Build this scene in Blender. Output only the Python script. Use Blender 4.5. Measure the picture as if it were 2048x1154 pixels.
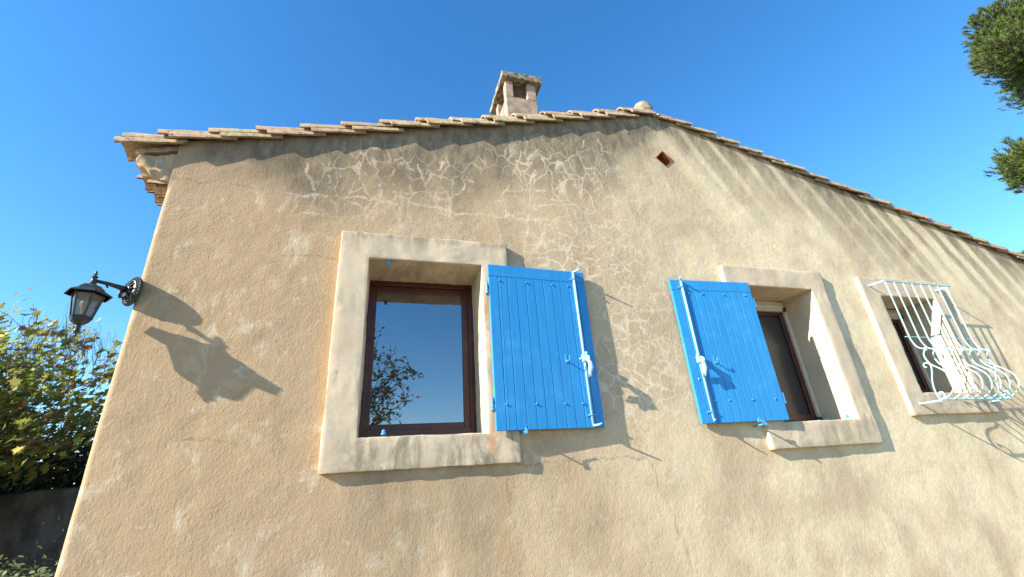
import bpy, bmesh, math, random
import numpy as np
from mathutils import Vector, Matrix, noise
random.seed(7)
sc = bpy.context.scene
C = sc.collection
for o in list(bpy.data.objects): bpy.data.objects.remove(o)

# ------------------------------------------------------------------ camera (eye at the origin, facade at y = 3.04, ground at z = -1.65)
cam_d = bpy.data.cameras.new('camera'); cam = bpy.data.objects.new('camera', cam_d); C.objects.link(cam)
Rv, Fv, Uv = Vector((.95913, -.275048, -.066467)), Vector((.278081, .872751, .401219)), Vector((-.052345, -.403304, .913568))
M = Matrix((Rv, Uv, -Fv)).transposed().to_4x4(); cam.matrix_world = M
cam_d.sensor_width = 36; cam_d.lens = 894.05 / 2048 * 36; cam_d.clip_start = .05; cam_d.clip_end = 3000
sc.camera = cam
# ------------------------------------------------------------------ sky and sun (low winter sun raking the facade from the left)
SUN = Vector((-4, -1, 2.1)).normalized()
w = bpy.data.worlds.new('World'); sc.world = w; w.use_nodes = True
nt = w.node_tree; bg = nt.nodes['Background']
sky = nt.nodes.new('ShaderNodeTexSky'); sky.sky_type = 'NISHITA'; sky.sun_disc = False
sky.sun_elevation = math.asin(SUN.z); sky.sun_rotation = math.atan2(SUN.x, SUN.y)
sky.air_density = 1.0; sky.dust_density = .1; sky.ozone_density = 2.8; sky.altitude = 0
hs = nt.nodes.new('ShaderNodeHueSaturation'); hs.inputs['Saturation'].default_value = 1.28; hs.inputs['Value'].default_value = 1.0
nt.links.new(sky.outputs[0], hs.inputs['Color']); nt.links.new(hs.outputs[0], bg.inputs[0]); bg.inputs[1].default_value = .130
sl = bpy.data.lights.new('sun', 'SUN'); so = bpy.data.objects.new('sun', sl); C.objects.link(so)
sl.energy = 5.0; sl.angle = math.radians(.5); sl.color = (1, .92, .80)
so.rotation_euler = (-SUN).to_track_quat('-Z', 'Y').to_euler(); so.location = SUN * 30
vs = sc.view_settings; vs.view_transform = 'Standard'; vs.look = 'None'; vs.gamma = 1; vs.exposure = 1.36

# ------------------------------------------------------------------ materials
def nodes(name):
    m = bpy.data.materials.new(name); m.use_nodes = True
    return m, m.node_tree, m.node_tree.nodes['Principled BSDF']
def N(nt, t, **kw):
    n = nt.nodes.new(t)
    for k, v in kw.items():
        if k.startswith('i_'): n.inputs[int(k[2:])].default_value = v
        else: setattr(n, k, v)
    return n
def L(nt, a, b): nt.links.new(a, b)
def noise_n(nt, co, scale, detail=4, rough=.55, dist=0):
    n = N(nt, 'ShaderNodeTexNoise'); n.inputs['Scale'].default_value = scale; n.inputs['Detail'].default_value = detail
    n.inputs['Roughness'].default_value = rough; n.inputs['Distortion'].default_value = dist
    if co is not None: L(nt, co, n.inputs['Vector'])
    return n.outputs[0]
def ramp(nt, fac, lo, hi, c0=0., c1=1.):
    n = N(nt, 'ShaderNodeMapRange'); n.interpolation_type = 'SMOOTHSTEP'
    L(nt, fac, n.inputs[0]); n.inputs[1].default_value = lo; n.inputs[2].default_value = hi
    n.inputs[3].default_value = c0; n.inputs[4].default_value = c1
    return n.outputs[0]
def mix(nt, fac, a, b, mode='MIX'):
    n = N(nt, 'ShaderNodeMix', data_type='RGBA', blend_type=mode)
    for s, v in ((n.inputs[0], fac), (n.inputs[6], a), (n.inputs[7], b)):
        if hasattr(v, 'links'): L(nt, v, s)
        elif isinstance(v, (int, float)): s.default_value = v
        else: s.default_value = (*v, 1)
    return n.outputs[2]
def mth(nt, op, a, b=None, c=None):
    n = N(nt, 'ShaderNodeMath', operation=op)
    for i, v in enumerate((a, b, c)):
        if v is None: continue
        if hasattr(v, 'links'): L(nt, v, n.inputs[i])
        else: n.inputs[i].default_value = v
    return n.outputs[0]
def bump(nt, h, strength, dist, prev=None):
    n = N(nt, 'ShaderNodeBump'); n.inputs['Strength'].default_value = strength; n.inputs['Distance'].default_value = dist
    L(nt, h, n.inputs['Height'])
    if prev is not None: L(nt, prev, n.inputs['Normal'])
    return n.outputs[0]
def attr(nt, name): return N(nt, 'ShaderNodeAttribute', attribute_name=name).outputs['Fac']
def mapping(nt, co, scale=(1, 1, 1), rot=(0, 0, 0)):
    n = N(nt, 'ShaderNodeMapping'); L(nt, co, n.inputs[0]); n.inputs['Scale'].default_value = scale; n.inputs['Rotation'].default_value = rot
    return n.outputs[0]

def simple(name, col, rough=.6, var=.25, scale=8, bs=0, bd=.002, bscale=60, spec=.4, col2=None, metal=0):
    m, nt, p = nodes(name); co = N(nt, 'ShaderNodeTexCoord').outputs['Object']
    f = ramp(nt, noise_n(nt, co, scale, 6), .35, .65)
    c2 = col2 or tuple(c * (1 - var) for c in col)
    L(nt, mix(nt, f, col, c2), p.inputs['Base Color'])
    p.inputs['Roughness'].default_value = rough; p.inputs['Specular IOR Level'].default_value = spec; p.inputs['Metallic'].default_value = metal
    if bs: L(nt, bump(nt, noise_n(nt, co, bscale, 4), bs, bd), p.inputs['Normal'])
    return m

def stucco_mat():
    m, nt, p = nodes('stucco_render'); co = N(nt, 'ShaderNodeTexCoord').outputs['Object']
    sx = N(nt, 'ShaderNodeSeparateXYZ'); L(nt, co, sx.inputs[0])
    right = ramp(nt, sx.outputs[0], -1.0, 4.5)
    base = mix(nt, right, (.43, .298, .17), (.70, .595, .385))  # paler to the right: partly own tone, partly painted-in light
    pink = ramp(nt, noise_n(nt, co, 1.3, 5, .6), .42, .62)
    base = mix(nt, mth(nt, 'MULTIPLY', pink, .55), base, (.40, .285, .175))
    pale = ramp(nt, noise_n(nt, mapping(nt, co, (1.6, 1, 1)), 3.4, 8, .68, .6), .53, .70)
    base = mix(nt, mth(nt, 'MULTIPLY', pale, .68), base, (.64, .55, .395))
    brown = ramp(nt, noise_n(nt, mapping(nt, co, (1.3, 1, .8), (0, .3, 0)), 2.6, 7, .7, .5), .50, .68)
    base = mix(nt, mth(nt, 'MULTIPLY', brown, mth(nt, 'SUBTRACT', .58, mth(nt, 'MULTIPLY', right, .34))), base, (.33, .235, .135))
    speck = ramp(nt, noise_n(nt, co, 11, 6, .75), .56, .70)
    base = mix(nt, mth(nt, 'MULTIPLY', speck, .5), base, (.66, .57, .42))
    fine = ramp(nt, noise_n(nt, co, 26, 5, .7), .35, .68)
    base = mix(nt, mth(nt, 'MULTIPLY', fine, .28), base, (.36, .29, .205))
    pit = ramp(nt, noise_n(nt, co, 48, 5, .8), .60, .70)
    base = mix(nt, mth(nt, 'MULTIPLY', pit, .45), base, (.25, .18, .11))
    # grey weathering under the verge and rain streaks
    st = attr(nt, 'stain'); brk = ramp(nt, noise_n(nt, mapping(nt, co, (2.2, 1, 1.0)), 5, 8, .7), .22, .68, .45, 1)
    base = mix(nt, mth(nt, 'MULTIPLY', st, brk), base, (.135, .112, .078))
    # web of pale filled cracks
    wn = N(nt, 'ShaderNodeTexNoise'); L(nt, co, wn.inputs['Vector']); wn.inputs['Scale'].default_value = 5; wn.inputs['Detail'].default_value = 4
    warp = N(nt, 'ShaderNodeVectorMath', operation='MULTIPLY_ADD'); L(nt, wn.outputs[1], warp.inputs[0]); warp.inputs[1].default_value = (.13, .0, .13); L(nt, co, warp.inputs[2])
    wn2 = N(nt, 'ShaderNodeTexNoise'); L(nt, co, wn2.inputs['Vector']); wn2.inputs['Scale'].default_value = 24; wn2.inputs['Detail'].default_value = 4
    warp2 = N(nt, 'ShaderNodeVectorMath', operation='MULTIPLY_ADD'); L(nt, wn2.outputs[1], warp2.inputs[0]); warp2.inputs[1].default_value = (.055, .0, .055); L(nt, warp.outputs[0], warp2.inputs[2])
    warp = warp2
    flat = mapping(nt, warp.outputs[0], (1, 0, .8))
    def net(sc_z, scl, wdt):
        v = N(nt, 'ShaderNodeTexVoronoi', feature='DISTANCE_TO_EDGE'); L(nt, mapping(nt, warp.outputs[0], (1, 0, sc_z)), v.inputs['Vector']); v.inputs['Scale'].default_value = scl
        wv = mth(nt, 'MULTIPLY', ramp(nt, noise_n(nt, co, 6, 2), .3, .7, .5, 1.4), wdt)
        return mth(nt, 'SUBTRACT', 1.0, ramp(nt, mth(nt, 'DIVIDE', v.outputs['Distance'], wv), .2, 1))
    hi = ramp(nt, sx.outputs[2], 1.75, 2.05)
    lo_, up_ = net(.95, 9.5, .085), net(.55, 9.0, .055)
    line = mth(nt, 'ADD', mth(nt, 'MULTIPLY', lo_, mth(nt, 'SUBTRACT', 1.0, hi)), mth(nt, 'MULTIPLY', up_, hi))
    dash = ramp(nt, noise_n(nt, co, 7, 3), .30, .50)
    web = mth(nt, 'MULTIPLY', mth(nt, 'MULTIPLY', line, attr(nt, 'web')), dash)
    base = mix(nt, mth(nt, 'MULTIPLY', attr(nt, 'web'), .30), base, (.34, .27, .18))
    pl = mth(nt, 'MAXIMUM', web, attr(nt, 'pale'))
    grit = ramp(nt, noise_n(nt, co, 70, 4, .7), .34, .6, .4, 1)
    base = mix(nt, mth(nt, 'MULTIPLY', mth(nt, 'MULTIPLY', pl, grit), .74), base, (.70, .60, .44))
    base = mix(nt, mth(nt, 'MULTIPLY', attr(nt, 'rust'), .5), base, (.50, .27, .11))
    base = mix(nt, mth(nt, 'MULTIPLY', attr(nt, 'hair'), .75), base, (.12, .085, .055))
    L(nt, base, p.inputs['Base Color'])
    p.inputs['Roughness'].default_value = .95; p.inputs['Specular IOR Level'].default_value = .12
    swirl = mth(nt, 'ADD', mth(nt, 'MULTIPLY', noise_n(nt, co, 30, 4, .6, .8), .6), mth(nt, 'MULTIPLY', noise_n(nt, mapping(nt, co, (1.5, 1, .8)), 58, 3, .6, .5), .5))
    b1 = bump(nt, noise_n(nt, co, 2.2, 3), .35, .02)
    b1b = bump(nt, noise_n(nt, co, 9, 3), .25, .008, b1)
    b2 = bump(nt, swirl, .62, .006, b1b)
    b3 = bump(nt, noise_n(nt, co, 120, 3, .6), .38, .0016, b2)
    L(nt, b3, p.inputs['Normal'])
    return m
def surround_mat():
    m, nt, p = nodes('cream_render'); co = N(nt, 'ShaderNodeTexCoord').outputs['Object']
    base = mix(nt, ramp(nt, noise_n(nt, co, 3.2, 7, .65), .36, .66), (.59, .485, .34), (.50, .41, .285))
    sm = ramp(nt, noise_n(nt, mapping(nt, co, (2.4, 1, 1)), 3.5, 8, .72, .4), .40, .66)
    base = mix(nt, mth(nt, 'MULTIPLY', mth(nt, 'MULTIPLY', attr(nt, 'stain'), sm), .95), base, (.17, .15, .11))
    fine = ramp(nt, noise_n(nt, co, 45, 5, .7), .38, .65)
    base = mix(nt, mth(nt, 'MULTIPLY', fine, .16), base, (.36, .31, .23))
    base = mix(nt, mth(nt, 'MULTIPLY', attr(nt, 'rust'), ramp(nt, noise_n(nt, co, 14, 4), .3, .6)), base, (.55, .25, .10))
    L(nt, base, p.inputs['Base Color']); p.inputs['Roughness'].default_value = .93; p.inputs['Specular IOR Level'].default_value = .15
    b = bump(nt, noise_n(nt, co, 7, 3), .3, .008)
    b = bump(nt, noise_n(nt, co, 60, 4, .6, .8), .32, .0022, b)
    L(nt, b, p.inputs['Normal']); return m
def paint_mat(name, c, c2, rough=.42):
    m, nt, p = nodes(name); co = N(nt, 'ShaderNodeTexCoord').outputs['Object']
    f = noise_n(nt, mapping(nt, co, (9, 9, .8)), 3.0, 5, .6)
    col = mix(nt, ramp(nt, f, .3, .7), c, c2)
    chalk = ramp(nt, noise_n(nt, co, 5.5, 6, .65), .5, .72)
    col = mix(nt, mth(nt, 'MULTIPLY', chalk, .30), col, tuple(min(1, x * 1.25 + .05) for x in c))
    dirt = ramp(nt, noise_n(nt, mapping(nt, co, (14, 14, 1.2)), 3.5, 6, .7), .56, .74)
    col = mix(nt, mth(nt, 'MULTIPLY', dirt, .35), col, (.045, .13, .27))
    L(nt, col, p.inputs['Base Color']); p.inputs['Roughness'].default_value = rough; p.inputs['Specular IOR Level'].default_value = .35
    b = bump(nt, noise_n(nt, mapping(nt, co, (60, 60, 3)), 3, 4), .25, .0015)
    L(nt, b, p.inputs['Normal']); return m
def leaf_mat(name, c, c2, trans=.35):
    m, nt, p = nodes(name); co = N(nt, 'ShaderNodeTexCoord').outputs['Object']
    g = N(nt, 'ShaderNodeNewGeometry')
    col = mix(nt, g.outputs['Random Per Island'], c, c2)
    L(nt, col, p.inputs['Base Color']); p.inputs['Roughness'].default_value = .6; p.inputs['Specular IOR Level'].default_value = .3
    tr = N(nt, 'ShaderNodeBsdfTranslucent'); L(nt, col, tr.inputs[0])
    mx = N(nt, 'ShaderNodeMixShader'); mx.inputs[0].default_value = trans
    L(nt, p.outputs[0], mx.inputs[1]); L(nt, tr.outputs[0], mx.inputs[2]); L(nt, mx.outputs[0], nt.nodes['Material Output'].inputs[0]); return m
def glass_mat(name, refl, dark, rough=.0):
    m, nt, p = nodes(name); co = N(nt, 'ShaderNodeTexCoord').outputs['Object']
    p.inputs['Base Color'].default_value = (*dark, 1); p.inputs['Roughness'].default_value = .9; p.inputs['Specular IOR Level'].default_value = 0
    g = N(nt, 'ShaderNodeBsdfGlossy'); g.inputs[0].default_value = (.95, .97, 1, 1); g.inputs[1].default_value = rough
    L(nt, bump(nt, noise_n(nt, co, 3.0, 2), .12, .004), g.inputs['Normal'])
    mx = N(nt, 'ShaderNodeMixShader'); mx.inputs[0].default_value = refl
    L(nt, p.outputs[0], mx.inputs[1]); L(nt, g.outputs[0], mx.inputs[2]); L(nt, mx.outputs[0], nt.nodes['Material Output'].inputs[0]); return m
def lantern_glass():
    m, nt, p = nodes('lantern_glass')
    t = N(nt, 'ShaderNodeBsdfTransparent'); t.inputs[0].default_value = (.55, .53, .5, 1)
    p.inputs['Base Color'].default_value = (.30, .28, .25, 1); p.inputs['Roughness'].default_value = .15
    mx = N(nt, 'ShaderNodeMixShader'); mx.inputs[0].default_value = .4
    L(nt, t.outputs[0], mx.inputs[1]); L(nt, p.outputs[0], mx.inputs[2]); L(nt, mx.outputs[0], nt.nodes['Material Output'].inputs[0]); return m

STUCCO = stucco_mat(); CREAM = surround_mat()
BLUE = paint_mat('blue_paint', (.024, .25, .56), (.020, .215, .50), .45)
IRON = simple('sunlit_blue_iron', (.30, .58, .76), .45, .12, 20, .2, .001, 90)  # paler than the other blue iron: sun-facing brightness painted into the colour
IRONB = simple('blue_iron_paint', (.06, .30, .62), .42, .15, 20, .2, .001, 90)
GRILLE = simple('turquoise_iron_paint', (.34, .60, .66), .45, .15, 20, .2, .001, 90)
BROWN = simple('red_brown_varnished_wood', (.080, .019, .011), .35, .35, 12, .1, .001, 60, .5)
CREAMP = simple('cream_shutter_box', (.55, .50, .40), .5, .1, 10)
GLASS = glass_mat('window_glass', .30, (.012, .014, .016))
SCREEN = glass_mat('dusty_dark_glass', .05, (.028, .029, .031), .25)
DARK = simple('dark_interior', (.01, .01, .01), .9, .2)
TERRA = simple('terracotta', (.34, .12, .05), .85, .35, 14, .4, .003, 50)
LANT = simple('black_green_iron', (.022, .030, .028), .42, .3, 30, .35, .001, 70, .5)
LGLASS = lantern_glass()
BULB = simple('white_bulb', (.8, .78, .7), .3, .05)
CHIM = simple('chimney_render', (.40, .30, .225), .95, .4, 9, .6, .006, 40, .1)
CAP = simple('lichened_concrete', (.30, .27, .20), .95, .6, 18, .9, .008, 30, .1, (.09, .085, .06))
MORTAR = simple('ridge_mortar', (.42, .33, .23), .95, .4, 20, .9, .01, 25, .1)
BARK = simple('grey_brown_bark', (.16, .115, .085), .9, .4, 10, .6, .01, 20)
PBARK = simple('pine_bark', (.13, .085, .06), .9, .4, 10, .6, .01, 20)
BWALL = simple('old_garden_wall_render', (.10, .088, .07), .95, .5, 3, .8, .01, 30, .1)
def tile_mat(name, c, c2, lich=.5):
    m, nt, p = nodes(name); co = N(nt, 'ShaderNodeTexCoord').outputs['Object']
    base = mix(nt, ramp(nt, noise_n(nt, co, 9, 6, .65), .38, .62), c, c2)
    base = mix(nt, mth(nt, 'MULTIPLY', ramp(nt, noise_n(nt, co, 22, 6, .7), .5, .66), lich), base, (.46, .40, .17))
    base = mix(nt, mth(nt, 'MULTIPLY', ramp(nt, noise_n(nt, co, 24, 6, .75), .50, .66), .8), base, (.075, .062, .042))
    L(nt, base, p.inputs['Base Color']); p.inputs['Roughness'].default_value = .9; p.inputs['Specular IOR Level'].default_value = .2
    L(nt, bump(nt, noise_n(nt, co, 45, 5, .65), .6, .005), p.inputs['Normal']); return m
TILES = [tile_mat('straw_clay_tile', (.42, .33, .19), (.31, .235, .14), .6), tile_mat('pink_clay_tile', (.40, .265, .18), (.31, .215, .14), .4),
         tile_mat('sand_clay_tile', (.45, .36, .235), (.33, .25, .17), .45), tile_mat('orange_clay_tile', (.38, .25, .155), (.34, .26, .17), .4)]

# ------------------------------------------------------------------ builders
class MB:
    def __init__(s): s.v = []; s.f = []; s.m = []
    def add(s, vs, fs, mi=0):
        b = len(s.v); s.v += [tuple(v) for v in vs]; s.f += [tuple(b + i for i in f) for f in fs]; s.m += [mi] * len(fs)
    def box(s, a, b, mi=0, mat=None):
        x0, y0, z0 = a; x1, y1, z1 = b
        vs = [Vector(p) for p in ((x0, y0, z0), (x1, y0, z0), (x1, y1, z0), (x0, y1, z0), (x0, y0, z1), (x1, y0, z1), (x1, y1, z1), (x0, y1, z1))]
        if mat: vs = [mat @ v for v in vs]
        s.add(vs, [(0, 3, 2, 1), (4, 5, 6, 7), (0, 1, 5, 4), (1, 2, 6, 5), (2, 3, 7, 6), (3, 0, 4, 7)], mi)
    def tube(s, path, rad, n=8, mi=0, flat=None):
        P = [Vector(p) for p in path]; rs = rad if isinstance(rad, (list, tuple)) else [rad] * len(P)
        up = None; rings = []
        for i, p in enumerate(P):
            t = ((P[min(i + 1, len(P) - 1)] - P[max(i - 1, 0)])).normalized()
            if up is None: up = Vector((0, 0, 1)) if abs(t.z) < .9 else Vector((1, 0, 0))
            a = t.cross(up)
            if a.length < 1e-5: a = t.cross(Vector((0, 1, 0)))
            a.normalize(); b = a.cross(t).normalized(); up = b
            rings.append([p + (a * math.cos(k * 2 * math.pi / n) + b * math.sin(k * 2 * math.pi / n)) * rs[i] for k in range(n)])
        vs = [v for r in rings for v in r]; fs = []
        for i in range(len(P) - 1):
            for k in range(n):
                fs.append((i * n + k, i * n + (k + 1) % n, (i + 1) * n + (k + 1) % n, (i + 1) * n + k))
        fs.append(tuple(range(n))[::-1]); fs.append(tuple((len(P) - 1) * n + k for k in range(n)))
        s.add(vs, fs, mi)
    def lathe(s, prof, center, n=16, mi=0, axis=None, phase=0):
        c = Vector(center); q = Vector((0, 0, 1)).rotation_difference(Vector(axis or (0, 0, 1)).normalized())
        vs = []; fs = []
        for r, z in prof:
            for k in range(n):
                a = phase + k * 2 * math.pi / n; vs.append(c + q @ Vector((r * math.cos(a), r * math.sin(a), z)))
        for i in range(len(prof) - 1):
            for k in range(n): fs.append((i * n + k, i * n + (k + 1) % n, (i + 1) * n + (k + 1) % n, (i + 1) * n + k))
        fs.append(tuple(range(n))[::-1]); fs.append(tuple((len(prof) - 1) * n + k for k in range(n)))
        s.add(vs, fs, mi)
    def build(s, name, mats, parent=None, bevel=0, smooth=False, seg=2):
        me = bpy.data.meshes.new(name); me.from_pydata(s.v, [], s.f)
        mats = mats if isinstance(mats, list) else [mats]
        for m in mats: me.materials.append(m)
        me.polygons.foreach_set('material_index', s.m)
        bm = bmesh.new(); bm.from_mesh(me); bmesh.ops.recalc_face_normals(bm, faces=bm.faces)
        bm.to_mesh(me); bm.free()
        if smooth: me.polygons.foreach_set('use_smooth', [True] * len(me.polygons))
        o = bpy.data.objects.new(name, me); C.objects.link(o); o.parent = parent
        if parent is not None: o.matrix_parent_inverse = Matrix.Translation(-world_loc(parent))
        if bevel:
            b = o.modifiers.new('bevel', 'BEVEL'); b.width = bevel; b.segments = seg; b.limit_method = 'ANGLE'
        return o
def world_loc(o):
    l = Vector(o.location)
    return l
def raw(s, name, mats, parent=None):   # leaves and needles: no normal recalculation
    me = bpy.data.meshes.new(name); me.from_pydata(s.v, [], s.f)
    for m in mats: me.materials.append(m)
    me.polygons.foreach_set('material_index', s.m)
    o = bpy.data.objects.new(name, me); C.objects.link(o)
    if parent is not None: o.parent = parent; o.matrix_parent_inverse = Matrix.Translation(-world_loc(parent))
    return o
def thing(name, label, cat, loc=(0, 0, 0), group=None):
    o = bpy.data.objects.new(name, None); C.objects.link(o); o.location = loc; o['label'] = label; o['category'] = cat
    if group: o['group'] = group
    return o
def tag(o, label, cat): o['label'] = label; o['category'] = cat; return o

# ------------------------------------------------------------------ the house
WY = 3.04; GZ = -1.65; RX = 2.70; XL, XR = -1.45, 9.6
def zroof(x): return 3.525 - .275 * (RX - x) if x < RX else 3.525 - .268 * (x - RX)
house = thing('house', 'tan rendered house gable with low tiled roof, blue shutters and cracked weathered wall', 'house', (XL, WY, GZ))
S = [(-.303, .935, .129, 1.768), (3.004, 4.196, .118, 1.739), (4.700, 5.880, .334, 1.730)]
O = [(-.101, .724, .324, 1.563), (3.187, 4.012, .319, 1.545), (4.9245, 5.703, .534, 1.528)]

def vn(x, y, seed=0):      # smooth value noise, vectorised
    xi, yi = np.floor(x), np.floor(y); fx, fy = x - xi, y - yi; fx = fx * fx * (3 - 2 * fx); fy = fy * fy * (3 - 2 * fy)
    def h(a, b):
        v = np.sin(a * 127.1 + b * 311.7 + seed * 74.7) * 43758.5453; return v - np.floor(v)
    return (h(xi, yi) * (1 - fx) + h(xi + 1, yi) * fx) * (1 - fy) + (h(xi, yi + 1) * (1 - fx) + h(xi + 1, yi + 1) * fx) * fy
def fbm(x, y, seed=0, o=4): return sum(vn(x * 2 ** k, y * 2 ** k, seed + k) / 2 ** (k + 1) for k in range(o)) / (1 - .5 ** o)
def sst(e0, e1, v):
    t = np.clip((v - e0) / (e1 - e0), 0, 1); return t * t * (3 - 2 * t)
PALE = [[(-0.27,2.08),(-0.06,2.08),(0.15,2.08),(0.35,2.07),(0.54,2.05),(0.74,2.06),(0.94,2.07),(1.11,2.06),(1.31,2.06),(1.55,2.07),(1.76,2.06),(2.00,2.06),(2.17,2.06)],[(-0.11,2.47),(-0.10,2.37),(-0.07,2.24),(-0.06,2.09)],[(0.06,2.19),(0.07,2.11),(0.11,2.08)],[(0.16,2.27),(0.18,2.17),(0.18,2.09)],[(0.23,2.47),(0.26,2.39),(0.28,2.29),(0.30,2.21)],[(0.04,2.19),(0.17,2.20),(0.30,2.21),(0.46,2.24)],[(0.49,2.08),(0.50,1.98)],[(0.98,2.40),(0.97,2.28),(0.97,2.07)],[(0.85,2.18),(0.97,2.20)],[(1.09,2.66),(1.12,2.55),(1.14,2.50)],[(1.22,2.92),(1.24,2.83),(1.34,2.83)],[(1.20,2.64),(1.18,2.51),(1.18,2.38),(1.18,2.23),(1.15,2.06)],[(1.18,2.34),(1.34,2.35)],[(1.43,2.80),(1.40,2.66),(1.43,2.49),(1.43,2.38),(1.48,2.27),(1.50,2.13),(1.49,2.09)],[(1.51,2.81),(1.50,2.65),(1.51,2.56),(1.55,2.47),(1.56,2.28),(1.54,2.08)],[(1.43,2.80),(1.49,2.83),(1.57,2.80),(1.64,2.75),(1.67,2.64)],[(1.35,2.60),(1.46,2.59),(1.60,2.59),(1.73,2.56),(1.89,2.53),(1.98,2.55)],[(1.80,3.03),(1.77,2.86),(1.77,2.70),(1.77,2.64)],[(1.95,3.08),(1.99,2.96),(2.08,2.91)],[(1.90,2.84),(1.93,2.72),(2.00,2.65),(2.00,2.49),(2.03,2.34),(2.00,2.19),(2.00,2.08)],[(1.82,2.72),(1.87,2.63),(1.89,2.55),(1.92,2.44),(1.91,2.36)],[(1.56,2.66),(1.61,2.55),(1.67,2.45),(1.78,2.40),(1.81,2.28),(1.87,2.19),(1.90,2.09)],[(1.98,2.67),(2.12,2.71),(2.14,2.77)],[(1.40,2.28),(1.56,2.28)],[(1.18,2.18),(1.42,2.22),(1.64,2.25)],[(1.71,2.17),(1.84,2.22),(2.00,2.26)],[(1.92,2.38),(2.13,2.38)],[(0.99,2.32),(1.16,2.34)],[(0.87,2.02),(0.89,1.91),(0.91,1.83)],[(1.14,2.05),(1.14,1.95),(1.09,1.85),(1.08,1.72)],[(1.29,2.05),(1.26,1.93),(1.28,1.77)],[(1.55,2.05),(1.57,1.96),(1.66,1.80)],[(2.03,2.05),(2.06,1.91),(2.04,1.73)],[(1.80,1.88),(1.86,1.82),(1.89,1.72)],[(0.37,2.47),(0.42,2.48),(0.44,2.56)],[(1.08,1.74),(1.29,1.76),(1.51,1.79),(1.72,1.77)],[(1.43,1.92),(1.41,1.81),(1.51,1.79)],[(0.61,2.37),(0.71,2.37)],[(0.61,2.37),(0.62,2.27)],[(1.72,2.49),(1.69,2.32)],[(0.14,2.44),(0.18,2.42)],[(0.02,2.42),(0.01,2.33)],[(-0.78,2.08),(-0.72,2.08),(-0.62,2.06),(-0.50,2.07),(-0.37,2.07),(-0.29,2.07)],[(-0.65,2.06),(-0.64,1.92)],[(-0.54,2.07),(-0.53,2.00),(-0.55,1.93)],[(-0.53,2.00),(-0.45,1.93),(-0.40,1.92)],[(-0.41,2.05),(-0.38,1.97),(-0.33,1.91),(-0.32,1.84)],[(-0.65,1.88),(-0.55,1.90),(-0.40,1.91),(-0.25,1.92)],[(-0.62,2.35),(-0.56,2.18),(-0.55,2.11)],[(-0.46,2.26),(-0.44,2.15)],[(-0.46,2.24),(-0.39,2.26),(-0.38,2.33)],[(-0.25,2.06),(-0.25,1.93)],[(3.06,2.05),(3.38,2.04),(3.77,2.02),(4.20,2.02),(4.48,2.03)],[(3.61,3.00),(3.60,2.91)],[(3.74,2.88),(3.61,2.56)],[(3.47,2.00),(3.39,1.84)],[(3.63,1.91),(3.74,1.83)],[(2.67,2.65),(2.65,2.48)],[(7.01,2.08),(7.00,1.97)]]
HAIR = [[(-1.43,2.08),(-1.18,2.09),(-0.87,2.08),(-0.86,1.88),(-0.70,1.89),(-0.68,1.58),(-0.50,1.56),(-0.30,1.55),(-0.27,1.32),(-0.12,1.30)],[(0.90,0.12),(1.11,0.13),(1.45,0.14),(1.88,0.11),(1.92,0.03),(2.00,-0.23),(2.12,-0.63)],[(0.85,0.03),(0.87,-0.12),(0.85,-0.26),(0.85,-0.51)],[(-1.02,0.35),(-0.77,0.34)]]
def paint_lines(X, Z, lines, wd, seed):
    out = np.zeros_like(X); jx = (fbm(X * 11, Z * 11, seed) - .5) * .085; jz = (fbm(X * 11 + 9, Z * 11, seed + 5) - .5) * .085
    PX, PZ = X + jx, Z + jz; wv = wd * (.45 + 1.1 * vn(X * 11, Z * 11, seed + 9))
    for pl in lines:
        for (ax, az), (bx, bz) in zip(pl, pl[1:]):
            sel = (PX > min(ax, bx) - .07) & (PX < max(ax, bx) + .07) & (PZ > min(az, bz) - .07) & (PZ < max(az, bz) + .07)
            if not sel.any(): continue
            px, pz = PX[sel], PZ[sel]; dx, dz = bx - ax, bz - az; t = np.clip(((px - ax) * dx + (pz - az) * dz) / (dx * dx + dz * dz + 1e-9), 0, 1)
            d = np.hypot(px - ax - t * dx, pz - az - t * dz); out[sel] = np.maximum(out[sel], 1 - sst(.3, 1.0, d / wv[sel]))
    return out
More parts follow.
